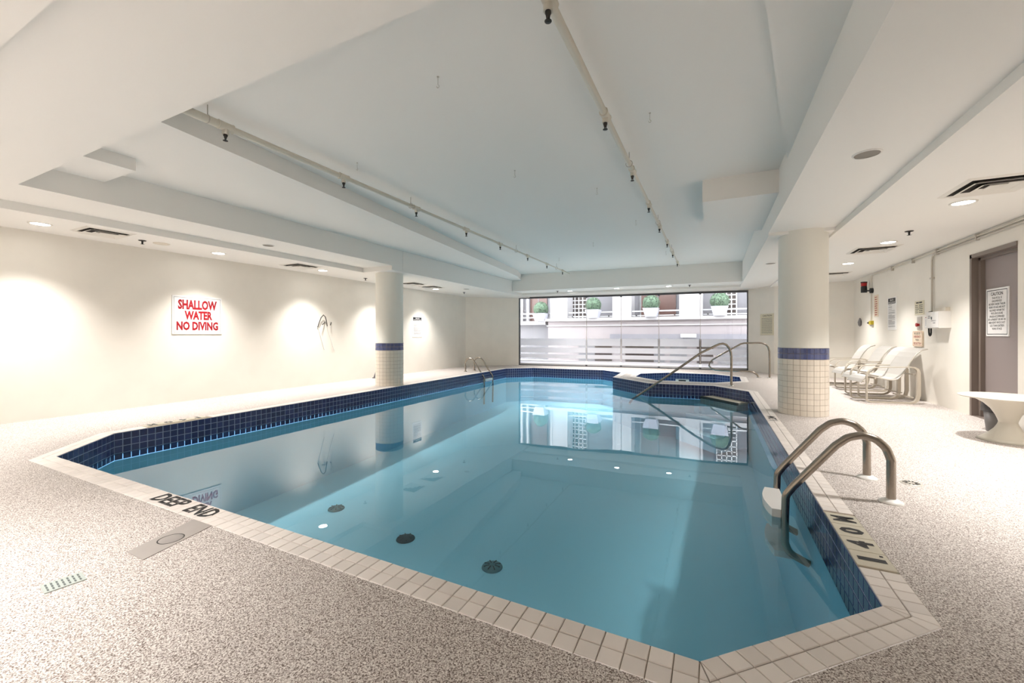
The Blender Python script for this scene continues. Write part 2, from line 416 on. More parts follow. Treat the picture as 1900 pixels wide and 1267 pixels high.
def extr(poly, z0, z1, ch=.0025):
    """flat tile: polygon extruded with a small chamfer; returns verts, faces relative to world"""
    n = len(poly); c = sum(poly, Vector((0,0)))/n
    ins = [p+(c-p).normalized()*ch*1.4 for p in poly]
    vs = [(p.x,p.y,z0) for p in poly]+[(p.x,p.y,z1-ch) for p in poly]+[(p.x,p.y,z1) for p in ins]
    fs = [tuple(range(2*n, 3*n))]
    for i in range(n):
        j = (i+1)%n; fs += [(i,j,n+j,n+i),(n+i,n+j,2*n+j,2*n+i)]
    return vs, fs
def coping_tiles(P, O, skip=lambda e, m: False):
    """all the coping tiles of a ring: list of (centre, polygon)"""
    n = len(P); out = []; half = CW/2; g = .0035
    for e in range(n):
        a, b = Vector(P[e]), Vector(P[(e+1)%n]); oa, ob = Vector(O[e]), Vector(O[(e+1)%n]); d = (b-a).normalized(); nr = Vector((d.y,-d.x)); L = (b-a).length
        mid = (a+b)/2+nr*half
        for row in (0, 1):
            k = max(2, round(L/.0762)); w = L/k
            for q in range(-3, k+3):
                s0, s1 = q*w+g/2, (q+1)*w-g/2; r0, r1 = row*half+g/2, (row+1)*half-g/2
                poly = [a+d*s0+nr*r0, a+d*s0+nr*r1, a+d*s1+nr*r1, a+d*s1+nr*r0][::-1]
                for (p, o) in ((a, oa), (b, ob)):
                    m = (o-p).normalized(); nn = Vector((-m.y, m.x))
                    if (mid-p).dot(nn) < 0: nn = -nn
                    poly = clip(poly, p+nn*g/2, nn)
                    if len(poly) < 3: break
                if len(poly) < 3: continue
                area = abs(sum(poly[i].x*poly[(i+1)%len(poly)].y-poly[(i+1)%len(poly)].x*poly[i].y for i in range(len(poly))))/2
                if area < .0002: continue
                c = sum(poly, Vector((0,0)))/len(poly)
                if sum(poly[i].x*poly[(i+1)%len(poly)].y-poly[(i+1)%len(poly)].x*poly[i].y for i in range(len(poly))) < 0: poly = poly[::-1]
                if not skip(e, c): out.append((e, c, poly))
    return out
def in_view(x, y):
    dep = -math.sin(math.radians(26.1))*x+math.cos(math.radians(26.1))*y; lat = math.cos(math.radians(26.1))*x+math.sin(math.radians(26.1))*y
    return dep > .9 and abs(lat/dep) < 1.26
skipm = lambda e, c: (e == 1 and 2.42 < c.y < 3.06) or (e == 9 and 2.42 < c.y < 3.06)
ct = coping_tiles(POOL, POOL_O, skipm)
ct.sort(key=lambda t: (0 if in_view(t[1].x, t[1].y) else 1, t[1].length))
shared = {}
rest = MB()
for idx, (e, c, poly) in enumerate(ct):
    vs, fs = extr([p-c for p in poly], -.012, .003)
    if idx < 300:
        key = (e, len(poly), tuple(round(v[0], 3) for v in vs[:4]), tuple(round(v[1], 3) for v in vs[:4]))
        if key not in shared:
            me = bpy.data.meshes.new('coping_tile'); me.from_pydata(vs, [], fs); me.materials.append(CTILEV); shared[key] = me
        o = put('coping_tile', shared[key], pool); o.location = (c.x, c.y, random.uniform(-.0006, .0006))
    else:
        rest.add([(v[0]+c.x, v[1]+c.y, v[2]) for v in vs], fs)
tag(rest.build('coping_tile_field', CTILE, pool), kind='stuff')
# depth markers: one plate per character across the coping
def marker(chars, x0, x1, y0, pitch, xd, yd, up):
    for i, ch in enumerate(chars):
        a = y0+i*pitch if yd > 0 else y0-i*pitch; b = a+pitch*(1 if yd > 0 else -1); ya, yb = min(a, b)+.002, max(a, b)-.002
        c = Vector(((x0+x1)/2, (ya+yb)/2)); vs, fs = extr([Vector(p)-c for p in ((x0,ya),(x1,ya),(x1,yb),(x0,yb))], -.012, .003)
        me = bpy.data.meshes.new('marker_tile'); me.from_pydata(vs, [], fs); o = put('marker_tile', me, pool, MARK); o.location = (c.x, c.y, 0)
        L = [(ch[0], 0, -.054, .108, .036 if ch[0] == '1' else .08, .045)]
        t = text(L, (0, 0, .003), (0, yd, 0), (up, 0, 0), INK, o)
        if len(ch) > 1: MB().box((.042, .052*yd-.006, .003),(.055, .052*yd+.006, .0045)).build('dot', INK, o)
marker(['1.', '4', '0', 'M'], .602, .602+CW-.004, 2.42, .16, 0, 1, -1)
marker(['1.', '4', '0', 'M'], POOL_O[9][0]+.0, POOL_O[9][0]+CW-.004, 3.06, .16, 0, -1, 1)
text([('DEEP', -.165, -.05, .108, .31, .03), ('END', .19, -.05, .108, .24, .03)], (-2.97, 1.407, .003), (1,0,0), (0,1,0), INK, pool)
text([('1.2M', 0, -.045, .09, .3, .02)], (.675, 6.17, .003), (0,1,0), (-1,0,0), INK, pool)

def wall_tiles(P, rows, pitch, ztop):
    out = []; n = len(P)
    for e in range(n):
        a, b = Vector(P[e]), Vector(P[(e+1)%n]); d = (b-a).normalized(); nr = Vector((-d.y, d.x)); L = (b-a).length   # nr points into the pool
        k = max(1, round(L/pitch)); w = L/k
        for q in range(k):
            c = a+d*(q+.5)*w
            vis = max(0., nr.dot(-c.normalized()))
            for r in range(rows): out.append((vis/c.length_squared if in_view(c.x, c.y) else 0, e, c, d, nr, w, ztop-(r+.5)*pitch))
    return out
def tile_shape(w, h, d, nr, t=.002, ch=.0008):
    D, N, Z = Vector((d.x,d.y,0)), Vector((nr.x,nr.y,0)), Vector((0,0,1)); a, b = w/2, h/2
    base = [-D*a-Z*b, D*a-Z*b, D*a+Z*b, -D*a+Z*b]; top = [p*(1-ch/max(a,b))+N*t for p in base]
    return base+top, [(7,6,5,4),(0,4,5,1),(1,5,6,2),(2,6,7,3),(3,7,4,0)]
wt = wall_tiles(POOL, 4, .0735, -.003); wt.sort(key=lambda t: -t[0])
rest = MB(); shared = {}
for idx, (sz, e, c, d, nr, w, z) in enumerate(wt):
    vs, fs = tile_shape(w-.0078, .0662, d, nr); fs = [f[::-1] for f in fs]
    if idx < 300:
        if e not in shared:
            me = bpy.data.meshes.new('waterline_tile'); me.from_pydata(vs, [], fs); me.materials.append(BTILE); shared[e] = me
        o = put('waterline_tile', shared[e], pool); o.location = (c.x, c.y, z)
    else: rest.add([(v.x+c.x, v.y+c.y, v.z+z) for v in vs], fs)
tag(rest.build('waterline_tile_field', BTILES, pool), kind='stuff')
# skimmer mouth in the left wall, steps by the far right chamfer, floor drains
sk = MB(); x = POOL[9][0]+.035
sk.box((x-.012,4.02,-.235),(x-.004,4.40,-.155)); sk.build('skimmer_mouth', M('skimmer_green', (96,112,92), .6), pool)
for px_, py_, dk in ((-4.40,3.79,0),(-3.07,3.58,1),(-1.94,3.52,0)):
    k = (1.07+1.34)/(1.07+1.2); X, Y = px_*k, py_*k; z = zfl((X,Y))
    o = MB().lathe([(.0,.03),(.07,.028),(.105,.012),(.11,.0)], (X,Y,z), 20).build('floor_drain', M('drain_dark', (40,62,70) if dk else (92,132,138), .6), pool)
    s_ = MB()
    for k2 in range(8):
        a = 2*PI*k2/8; s_.bar((X+.03*math.cos(a),Y+.03*math.sin(a),z+.03),(X+.09*math.cos(a),Y+.09*math.sin(a),z+.026),.010,.006)
    s_.build('grate', M('drain_slot', (30,44,50), .6), o)
cA, cB = Vector((.60,8.92)), Vector((0.,9.60)); dC = (cB-cA).normalized(); nC = Vector((-dC.y, dC.x))
for k, (zt, dep) in enumerate(((-.205,.30),(-.36,.46),(-.54,.66),(-.80,.90))):
    p0, p1 = cA-dC*(.02+.05*k), cB+dC*(.02); q0, q1 = p0+nC*dep, p1+nC*dep
    p0c = Vector((.597, p0.y)); q0 = Vector((min(.597, q0.x), q0.y)); 
    st = MB().prism([tuple(cA+nC*.008), tuple(cB+nC*.008), tuple(q1), tuple(q0)], zt-.26, zt).build('step', M('step_plaster', (214,206,188), .6) if k == 0 else PLASTER, pool)
    if k > 0: continue
    nb = MB(); a, b = Vector((q0.x,q0.y)), Vector((q1.x,q1.y)); i0, i1 = a-nC*.05, b-nC*.05
    nb.prism([tuple(a+nC*.002),tuple(b+nC*.002),tuple(i1),tuple(i0)], zt-.045, zt+.002); nb.build('nosing', M('nosing_dark', (58,66,64), .7), st)
wpoly = filled('pool_water', [POOL], WATER_Z, WATER); tag(wpoly, 'clear turquoise water filling the large pool, still and mirror like', 'water')

# ------------------------------------------------------------------ hot tub
tub = empty('hot_tub', (0,0,0), 'small octagonal hot tub with navy tiles beside the far end of the pool', 'hot tub')
basin_mesh('basin_wall', TUB, lambda p: -.95, -.25, tub, PLASTER)
grout_band(TUB, tub, -.30, -.001); ring_bed(TUB, TUB_O, tub, -.004)
rest = MB()
for e, c, poly in coping_tiles(TUB, TUB_O): 
    vs, fs = extr([p-c for p in poly], -.012, .003); rest.add([(v[0]+c.x, v[1]+c.y, v[2]) for v in vs], fs)
tag(rest.build('coping_tile_field', CTILE, tub), kind='stuff')
rest = MB()
for sz, e, c, d, nr, w, z in wall_tiles(TUB, 4, .0735, -.003):
    vs, fs = tile_shape(w-.0078, .0662, d, nr); fs = [f[::-1] for f in fs]; rest.add([(v.x+c.x, v.y+c.y, v.z+z) for v in vs], fs)
tag(rest.build('waterline_tile_field', BTILES, tub), kind='stuff')
MB().box((-.95,12.36,-.24),(-.60,12.377,-.17)).build('skimmer_plate', WPLAST, tub)
MB().box((-.87,12.352,-.225),(-.68,12.366,-.185)).build('skimmer_slot', BLACK, tub)
tw = filled('tub_water', [TUB], -.255, WATER); tag(tw, 'water inside the small octagonal hot tub', 'water')

# ------------------------------------------------------------------ round columns
def column(x, y, ztop, label, single):
    t = empty('round_column', (x,y,0), label, 'column', 'round columns flanking the pool')
    r = .287; P = .0745; n = 24
    MB().lathe([(r-.004,.0),(r-.004,12*P),(r-.001,12*P),(r+.003,12*P+.004),(r+.003,12*P+.010),(r-.003,12*P+.014),(r-.003,ztop)], (0,0,0), 48).build('shaft', COLP, t)
    MB().lathe([(r-.002,.0),(r-.002,12*P)], (0,0,0), 48).build('grout', GROUT, t)
    va = math.atan2(-y, -x)
    def shape(h, r0=r-.003, th=.005):
        a = PI/n*.945; vs = []
        for rr in (r0, r0+th):
            for an in (-a, 0, a):
                for z in (-h/2, h/2): vs.append((rr*math.cos(an), rr*math.sin(an), z))
        return vs, [(6,8,9,7),(8,10,11,9),(0,6,7,1),(4,5,11,10),(1,7,9,3),(3,9,11,5),(0,2,8,6),(2,4,10,8)]
    vs, fs = shape(P*.945); meshes = {}
    for nm, mt in (('column_tile', COLT),('blue_tile', COLB)):
        me = bpy.data.meshes.new(nm); me.from_pydata(vs, [], fs); me.materials.append(mt); meshes[nm] = me
    rb, rw = MB(), MB()
    for row in range(12):
        for k in range(n):
            an = 2*PI*(k+.5)/n; nm = 'blue_tile' if row >= 10 else 'column_tile'; z = (row+.5)*P
            if single and math.cos(an-va) > -.05:
                o = put(nm, meshes[nm], t); o.location = (0,0,z); o.rotation_euler = (0,0,an)
            else:
                ca, sa = math.cos(an), math.sin(an)
                (rb if row >= 10 else rw).add([(v[0]*ca-v[1]*sa, v[0]*sa+v[1]*ca, v[2]+z) for v in vs], fs)
    tag(rw.build('column_tile_field', M('column_tile_f', (236,227,213), .3, noise=.03, nscale=20), t), kind='stuff')
    tag(rb.build('blue_tile_field', COLBS, t), kind='stuff')
    return t
column(1.10, 6.79, 2.462, 'round column on the right of the pool, in front of the white chairs', True)
column(-6.21, 6.73, 2.37, 'round column on the left of the pool, before the plain side wall', False)

# ------------------------------------------------------------------ recessed downlights (each with its own lamp)
def downlight(x, y, z, label, group=None, e=1.0, aim=(0,0), r=.085):
    t = empty('recessed_downlight', (x,y,z), label, 'ceiling light', group or 'recessed downlights')
    MB().lathe([(r+.018,0.),(r+.016,-.006),(r,-.008),(r-.006,-.002)], (0,0,0), 28).build('trim_ring', BUMP_C, t)
    MB().lathe([(.0005,-.0035),(r-.006,-.0035)], (0,0,0), 28).build('lens', LENS, t)
    l = bpy.data.lights.new('lamp', 'SPOT'); l.energy = LAMP_W*e; l.color = LAMP_COL; l.spot_size = math.radians(LAMP_ANGLE); l.spot_blend = 1.0; l.shadow_soft_size = .085
    lo = bpy.data.objects.new('lamp', l); COL.objects.link(lo); lo.parent = t; lo.location = (0,0,-.03)
    lo.rotation_euler = (aim[1], aim[0], 0)
    return t
for y, lab in ((1.89,'bright round downlight nearest the camera in the left side soffit'),(3.82,'round downlight in the left soffit above the red no diving sign'),(5.77,'round downlight in the left soffit above the wire hook on the wall'),(7.65,'round downlight in the left soffit hidden behind the left column'),(9.53,'round downlight in the left soffit above the white notice')):
    downlight(-7.08, y, ZA, lab, None, .58)
for y, lab in ((5.66,'bright round downlight beside the large vent over the door'),(7.62,'round downlight in the right soffit above the white wall box'),(9.56,'round downlight in the right soffit above the row of white chairs'),(11.4,'round downlight deepest in the right soffit, near the far corner')):
    downlight(2.24, y, ZBR, lab, None, .60)
downlight(2.24, 3.72, ZBR, 'round downlight in the right soffit outside the view, over the deck beside the large ladder', 'downlights out of view', .85)
for x, lab in ((-5.6, 'outside the view, over the left deck corner'), (-2.9, 'outside the view behind the camera, over the deck grate')): downlight(x, -.15, ZA, 'round downlight in the soffit '+lab, 'downlights out of view', 1.0)
for x, lab in ((-4.2, 'left one'), (-1.6, 'right one')): downlight(x, -1.7, ZA, 'added unseen fill light along the back wall behind the camera, '+lab, 'downlights out of view', 0.95)  # extra fill lamps, never seen, added to bounce light onto the ceiling
for x, y, lab in ((-4.08,12.5,'left one of the three small downlights over the window'),(-2.59,12.4,'middle one of the three small downlights over the window'),(-1.14,12.5,'right one of the three small downlights over the window')):
    downlight(x, y, ZB, lab, None, .65, r=.075)
# ------------------------------------------------------------------ square ceiling diffusers
def vent(x, y, z, s, label):
    t = empty('ceiling_vent', (x,y,z), label, 'air vent', 'square ceiling diffusers')
    def frame(a, b, za, zb):
        m = MB(); A = [(-a,-a,za),(a,-a,za),(a,a,za),(-a,a,za)]; B = [(-b,-b,zb),(b,-b,zb),(b,b,zb),(-b,b,zb)]
        return m.add(A+B, [(i,4+i,4+(i+1)%4,(i+1)%4) for i in range(4)])
    h = s/2
    MB().box((-h+.01,-h+.01,-.004),(h-.01,h-.01,-.001)).build('backing', VENTD, t)
    f = frame(h, h-.03, -.0, -.014); f2 = frame(h-.03, h-.05, -.014, -.006); f.add(f2.v, f2.f); f.build('frame', BUMP_C, t)
    for k in (.74, .44): lv = frame(h*k, h*k-.045, -.030, -.006); lp_ = frame(h*k+.012, h*k, -.031, -.030); lv.add(lp_.v, lp_.f); lv.build('louvre', BUMP_C, t)
    MB().box((-h*.2,-h*.2,-.024),(h*.2,h*.2,-.018)).build('centre_plate', BUMP_C, t)
    return t
vent(-6.93, 2.40, ZA, .48, 'square air diffuser in the left soffit beside the nearest downlight')
vent(-6.97, 5.20, ZA, .54, 'square air diffuser in the left soffit beyond the no diving sign')
vent(-6.85, 8.25, ZA, .54, 'square air diffuser just behind the left column')
vent(-6.85, 9.05, ZA, .54, 'square air diffuser in the left soffit above the white notice')
vent(2.22, 5.10, ZBR, .56, 'large square air diffuser at the right edge over the door')
vent(2.22, 8.15, ZBR, .56, 'square air diffuser in the right soffit above the chairs')
vent(2.36, 11.0, ZBR, .50, 'square air diffuser half hidden behind the right column top')
# speakers and blank discs
def disc(name, x, y, z, r, mat, label, cat, rim=WPLAST):
    t = empty(name, (x,y,z), label, cat)
    MB().lathe([(r+.012,0),(r+.010,-.006),(r,-.008)], (0,0,0), 24).build('rim', rim, t)
    MB().lathe([(.0005,-.004),(r*.6,-.005),(r,-.006)], (0,0,0), 24).build('grille', mat, t)
GR = M('speaker_grille', (150,144,136), .7, bump=.6, bscale=500)
disc('ceiling_speaker', -6.20, 4.06, ZB, .075, GR, 'round grey speaker in the left beam underside', 'speaker')
disc('ceiling_speaker', 1.06, 4.03, ZB, .08, GR, 'round grey speaker in the broad right beam above the ladder', 'speaker')
disc('ceiling_speaker', -6.28, 9.89, ZA, .08, GR, 'round grey speaker in the left beam far beyond the column', 'speaker')
disc('ceiling_speaker', .97, 9.1, 2.42, .08, GR, 'round grey speaker in the right beam just left of the right column top', 'speaker')
disc('cover_disc', -7.06, 3.06, ZA, .085, OFFW, 'cream blank disc in the left soffit beside the nearest vent', 'cover', OFFW)
def pendent(x, y, z, label):
    t = empty('soffit_sprinkler', (x,y,z), label, 'sprinkler', 'sprinklers in the soffits')
    MB().lathe([(.0005,-.001),(.045,-.002),(.04,-.008),(.012,-.012)], (0,0,0), 16).build('escutcheon', DARKM, t)
    MB().lathe([(.012,-.01),(.010,-.045),(.004,-.05)], (0,0,0), 10).lathe([(.0005,-.05),(.024,-.052),(.0005,-.055)], (0,0,0), 12).build('sprinkler_head', DARKM, t)
pendent(-7.06, 2.84, ZA, 'dark sprinkler in the left soffit between the nearest vent and cream disc')
pendent(-7.17, 6.99, ZA, 'dark sprinkler in the left soffit just before the left column')
pendent(-6.82, 10.6, ZA, 'dark sprinkler in the left soffit at the far corner')
pendent(2.24, 6.92, ZBR, 'dark sprinkler in the right soffit above the door')
pendent(-4.44, 12.35, ZB, 'dark sprinkler over the left end of the window')
pendent(-.59, 12.45, ZB, 'dark sprinkler over the right end of the window')

# ------------------------------------------------------------------ sprinkler pipes
def pipe(x, ys, hangers, y0, y1, label):
    z = 2.86; t = empty('sprinkler_pipe', (x,y0,z), label, 'pipe', 'sprinkler pipes under the ceiling')
    t_ = lambda y: y-y0
    MB().tube([(0,0,0),(0,t_(ys[0]),0)], .034).build('pipe_run', PIPEP, t)
    cuts = ys+[y1]; rad = [.027,.024,.021,.021,.018,.018,.016,.016]
    for i in range(len(ys)):
        MB().tube([(0,t_(cuts[i]),0),(0,t_(cuts[i+1]),0)], rad[i]).build('pipe_run', PIPEP, t)
    for i, y in enumerate(ys):
        R_ = rad[i]+.010
        MB().tube([(0,t_(y)-.06,0),(0,t_(y)-.045,0),(0,t_(y)+.045,0),(0,t_(y)+.06,0)], [R_+.004,R_,R_,R_+.004]).tube([(0,t_(y),-.01),(0,t_(y),-R_-.03)], R_*.72).build('tee', PIPEP, t)
        zz = -R_-.03
        MB().lathe([(.0,.004),(.017,0),(.017,-.012),(.012,-.020),(.008,-.035),(.0,-.038)], (0,t_(y),zz), 12).bar((-.011,t_(y),zz-.015),(-.004,t_(y),zz-.05),.005,.006).bar((.011,t_(y),zz-.015),(.004,t_(y),zz-.05),.005,.006).lathe([(.0005,-.048),(.02,-.052),(.019,-.055),(.0005,-.056)], (0,t_(y),zz), 12).build('sprinkler_head', DARKM, t)
    for y in hangers:
        h = MB().tube([(0,t_(y),.03),(0,t_(y),ZM-z)], .004, 6)
        ring_ = [(.034*math.cos(a), t_(y), .034*math.sin(a)) for a in [PI/2+2*PI*k/12 for k in range(13)]]
        h.tube(ring_, .004, 6); h.build('hanger', METER, t)
pipe(-.79, [2.05,3.34,4.59,5.86,7.1,8.36,9.55,10.85], [1.8,4.4,6.9,9.3], .9, 11.4, 'cream sprinkler pipe on the right, running lengthwise over the pool')
pipe(-3.77, [2.09,3.35,4.62,5.93,7.17,8.5,9.7,10.9], [1.95,4.5,7.9,10.4], 1.2, 11.5, 'cream sprinkler pipe on the left, running lengthwise beside the dropped bulkhead')
HK = [(-1.83,2.49,'left of the right pipe, nearest the camera'),(-2.07,4.30,'midway between the two pipes'),(-.49,3.70,'just right of the right pipe'),(-3.55,3.34,'just right of the left pipe'),(-1.36,5.29,'left of the right pipe, third from the camera'),(-1.16,7.07,'left of the right pipe, fourth from the camera'),(-2.23,8.38,'between the pipes near the far beam'),(-.97,9.98,'beside the far end of the right pipe'),(-3.43,9.65,'beside the far end of the left pipe')]
for x, y, lab in HK:
    t = empty('ceiling_hook', (x,y,ZM), 'thin wire hook hanging from the ceiling, '+lab, 'hook', 'wire hooks in the ceiling')
    MB().tube([(0,0,0),(0,0,-.06)]+[(.010*math.sin(a), 0, -.071+.011*math.cos(a)) for a in [2*PI*k/10 for k in range(9)]], .0022, 6).build('wire', METER, t)
    MB().lathe([(.0005,-.003),(.009,-.003),(.009,0)], (0,0,0), 10).build('plate', METER, t)

# ------------------------------------------------------------------ stainless rails and ladders
def flange(x, y, r, mat, parent):
    return MB().lathe([(r,.0),(r,.008),(r*.75,.018),(.024,.026)], (x,y,.0), 20).build('escutcheon', mat, parent)
def ladder(name, prof, ys, xs_off, label, tr, rad=.0245, esc=WPLAST, er=.062):
    t = empty(name, (0,0,0), label, 'pool ladder', 'pool ladders')
    for y, dx in zip(ys, xs_off):
        MB().tube([(x+dx, y, z) for x, z in arcs(prof)], rad, 14).build('rail', STEEL, t)
        flange(prof[0][0]+dx, y, er, esc, t)
    for (x0, x1, z0, z1) in tr:
        ya, yb = min(ys)+.02, max(ys)-.02; m = MB(); n = 8; vs = []
        pro = []
        for k in range(n+1):
            u = k/n; yy = ya+(yb-ya)*u; bow = .035*math.sin(PI*u)
            vs += [(x0-bow, yy, z0), (x0-bow, yy, z1), (x1, yy, z1), (x1, yy, z0)]
        fs = []
        for k in range(n):
            for j in range(4): fs.append((k*4+j, (k+1)*4+j, (k+1)*4+(j+1)%4, k*4+(j+1)%4))
        fs += [(0,1,2,3)[::1], tuple(n*4+j for j in (3,2,1,0))]
        m.add(vs, fs); o = m.build('tread', WPLAST, t)
    return t
def arcs(prof): return [(p.x, p.z) for p in [Vector(q) for q in arc([(x,0,z) for x, z in prof], .09, 5)]]
rp = [(1.02,.0),(1.02,.27),(.995,.345),(.945,.395),(.875,.415),(.80,.39),(.735,.33),(.50,.02),(.455,-.05),(.45,-.20),(.45,-.38),(.475,-.45),(.59,-.50)]
ladder('pool_ladder', rp, (3.42,3.92), (0,.01), 'large stainless pool ladder in the right foreground', [(.375,.475,-.30,-.165),(.39,.50,-.50,-.455)])
lp = [(-6.46,.0),(-6.47,.27),(-6.42,.36),(-6.33,.395),(-6.24,.38),(-6.17,.31),(-5.93,-.02),(-5.84,-.14),(-5.83,-.40),(-5.84,-.9)]
ladder('pool_ladder', lp, (10.12,10.57), (0,.03), 'small stainless pool ladder at the far left pool edge', [(-5.90,-5.80,-.24,-.185)], .021, STEEL, .05)
def rail(name, origin, d, prof, feet, r, label):
    t = empty(name, (origin[0],origin[1],0), label, 'handrail'); d = Vector(d).normalized()
    MB().tube([(d.x*s, d.y*s, z) for s, z in prof], r, 12).build('rail', STEEL, t)
    for s in feet: 
        MB().lathe([(.055,0),(.055,.008),(.04,.016),(.022,.022)], (d.x*s, d.y*s, 0), 20).build('escutcheon', CHROME, t)
pa = [(0,0),(0,.30),(0,.60),(.012,.70),(.045,.79),(.10,.86),(.17,.885),(.24,.875),(.31,.845),(.62,.69),(1.29,.21),(1.92,-.22),(2.05,-.31),(2.10,-.40)]
rail('handrail', (.34,9.73), (-.9245,-.3813), pa, (0,), .024, 'long stainless handrail slanting down into the pool over the steps')
pb = [(0,0),(0,.35),(.005,.66),(.03,.76),(.08,.83),(.16,.865),(.24,.87),(.55,.86),(.62,.84),(1.05,.57),(1.27,.42),(1.34,.33),(1.345,.26),(1.30,.20),(1.20,.16),(1.08,.15),(.42,.15),(.34,.13),(.27,.08),(.23,.0)]
rail('handrail', (1.25,11.91), (-1,0), pb, (0,.23), .021, 'looped stainless handrail with two feet beside the hot tub')

# ------------------------------------------------------------------ wall signs
def sign(name, lab, cat='sign'): return empty(name, (0,0,0), lab, cat)
# left wall faces +X: text runs towards +Y... seen from the room its right hand is +Y
LW = ((0,1,0),(0,0,1))
s = sign('warning_sign', 'white sign with red letters reading shallow water no diving on the left wall')
o = (XL, 3.45, 1.08); board('board', o, *LW, .73, .62, .012, SIGNW, s); ring(o, *LW, .73, .62, .025, .004, INKL, s, .0128)
text([('SHALLOW', .365, .40, .160, .57, .048), ('WATER', .375, .235, .145, .41, .05), ('NO DIVING', .365, .062, .145, .61, .048)], (XL+.012,3.45,1.08), *LW, RED, s)
def regs(origin, xd, yd, w, h, lab):
    s = sign('regulations_notice', lab); board('board', origin, xd, yd, w, h, .008, SIGNW, s)
    xd_, yd_ = Vector(xd), Vector(yd); zd = xd_.cross(yd_); O = Vector(origin)+zd*.008
    board('header', O+xd_*.03+yd_*(h*.80), xd, yd, w-.06, h*.17, .001, BLACK, s)
    text([('HEALTH', w/2, h*.885, h*.055, w*.4, .01), ('REGULATIONS', w/2, h*.815, h*.05, w*.76, .01)], O+zd*.001, xd, yd, SIGNW, s)
    rows = []; y = h*.76
    while y > h*.07:
        rows.append((.05, w*(random.choice((.9,.88,.92,.55)))-.01, y, .007)); y -= h*.026 if random.random() < .75 else h*.05
    bars(rows, O, xd, yd, INKL, s, 'small_print')
regs((XL,9.21,1.00), *LW, .43, .59, 'white regulations notice with black heading on the left wall past the column')
# wire hook and pegs on the left wall
s = empty('rescue_hook', (XL,6.1,1.0), 'thin wire rescue hook and two pegs on the left wall', 'hook')
MB().tube([(.015,.0,.23),(.06,.0,.33),(.07,.04,.44),(.07,.10,.50),(.07,.15,.46),(.05,.20,.34),(.03,.23,.26)], .009, 8).build('hook', DARKM, s)
MB().tube([(.0,.20,.345),(.10,.05,.29)], .009, 8).build('peg', DARKM, s)
MB().tube([(.0,.36,.345),(.09,.26,.285)], .009, 8).build('peg', DARKM, s)
MB().tube([(.012,.02,.22),(.012,.17,-.26)], .008, 8).tube([(.012,.24,.24),(.012,.43,-.28)], .008, 8).build('pole', WPLAST, s)
s = empty('floor_stand', (-7.45,7.64,0), 'small grey tapered stand tucked behind the left column', 'stand')
MB().prism([(-.10,-.06),(.05,-.06),(.05,.06),(-.10,.06)], 0, .02).build('foot', CONC, s)
MB().add([(-.09,-.03,.02),(.04,-.03,.02),(.04,.03,.02),(-.09,.03,.02),(.01,-.01,.30),(.04,-.01,.30),(.04,.01,.30),(.01,.01,.30)], [(0,1,5,4),(1,2,6,5),(2,3,7,6),(3,0,4,7),(4,5,6,7)]).build('body', CONC, s)
# far wall caution board (half behind the right column)
A, B = Vector((1.5,13.25,0)), Vector((.93,14.1,0)); fd = (A-B).normalized()
A2, B2 = Vector((XR,12.65,0)), Vector((1.5,13.25,0)); fd = (A2-B2).normalized()
s = sign('caution_board', 'cream caution board on the far wall, half hidden by the right column'); o = (A*.72+B*.28); fd = (A-B).normalized()
o = Vector((1.24,13.62,1.06)); fd = Vector((.62,-.60,0)).normalized(); o = B+(A-B)*.50; o.z = 1.06; fd = (A-B).normalized()
nrm = fd.cross(Vector((0,0,1)))
board('board', o, fd, (0,0,1), .50, .60, .012, SIGNC, s); o2 = o+nrm*.012
ring(o, fd, (0,0,1), .50, .60, .02, .006, OFFW, s, .0125)
text([('CAUTION', .27, .52, .05, .34, .012)], o2, fd, (0,0,1), BLACK, s)
bars([(.06, .45, .47-.032*k, .012) for k in range(14)], o2, fd, (0,0,1), INKL, s, 'small_print')
# right wall faces -X: right hand of the reader is -Y
RW = ((0,-1,0),(0,0,1))
s = sign('caution_sign', 'white framed caution sign with black rules on the grey door'); x = XD-.001; o = (x,7.47,1.05)
board('board', o, *RW, .455, .605, .010, SIGNW, s); ring(o, *RW, .455, .605, .024, .008, INK, s, .0106)
T = ['THIS POOL IS','UNSUPERVISED','BATHERS UNDER TWELVE','YEARS OF AGE ARE NOT','ALLOWED WITHIN THE','POOL ENCLOSURE','UNLESS ACCOMPANIED','BY A PARENT OR HIS OR','HER AGENT WHO IS NOT','LESS THAN SIXTEEN','YEARS OF AGE']
text([('CAUTION', .228, .512, .042, .24, .012)]+[(q, .228, .468-.0385*i, .026, len(q)*.0165) for i, q in enumerate(T)], (x-.010,7.47,1.05), *RW, INK, s)
regs((XR,10.48,1.16), *RW, .42, .63, 'tall white regulations notice with black heading on the right wall')
s = sign('safety_notice', 'narrow pink notice with red lines under the red beacon'); o = (XR,11.24,1.45)
board('board', o, *RW, .24, .46, .006, SIGNP, s)
bars([(.05, .19, .40-.046*k, .018) for k in range(9)], (XR-.006,11.24,1.45), *RW, INKR, s)
s = sign('rules_board', 'yellowish rules board on the right wall above the red button'); o = (XR,9.28,1.40)
board('board', o, *RW, .34, .235, .006, SIGNC, s)
bars([(.06,.28,.195,.020)], (XR-.006,9.28,1.40), *RW, INK, s, 'heading'); bars([(.03,.12+.02*(k%3),.155-.03*k,.010) for k in range(5)]+[(.17,.30,.155-.03*k,.010) for k in range(5)], (XR-.006,9.28,1.40), *RW, INK, s, 'small_print')
s = sign('emergency_button', 'metal plate with a red push button on the right wall', 'push button'); board('plate', (XR,9.18,1.15), *RW, .17, .22, .01, METER, s)
MB().tube([(XR-.01,9.10,1.235),(XR-.035,9.10,1.235)], .022, 14).tube([(XR-.034,9.10,1.235),(XR-.05,9.10,1.235)], .030, 14).build('button', REDL, s)
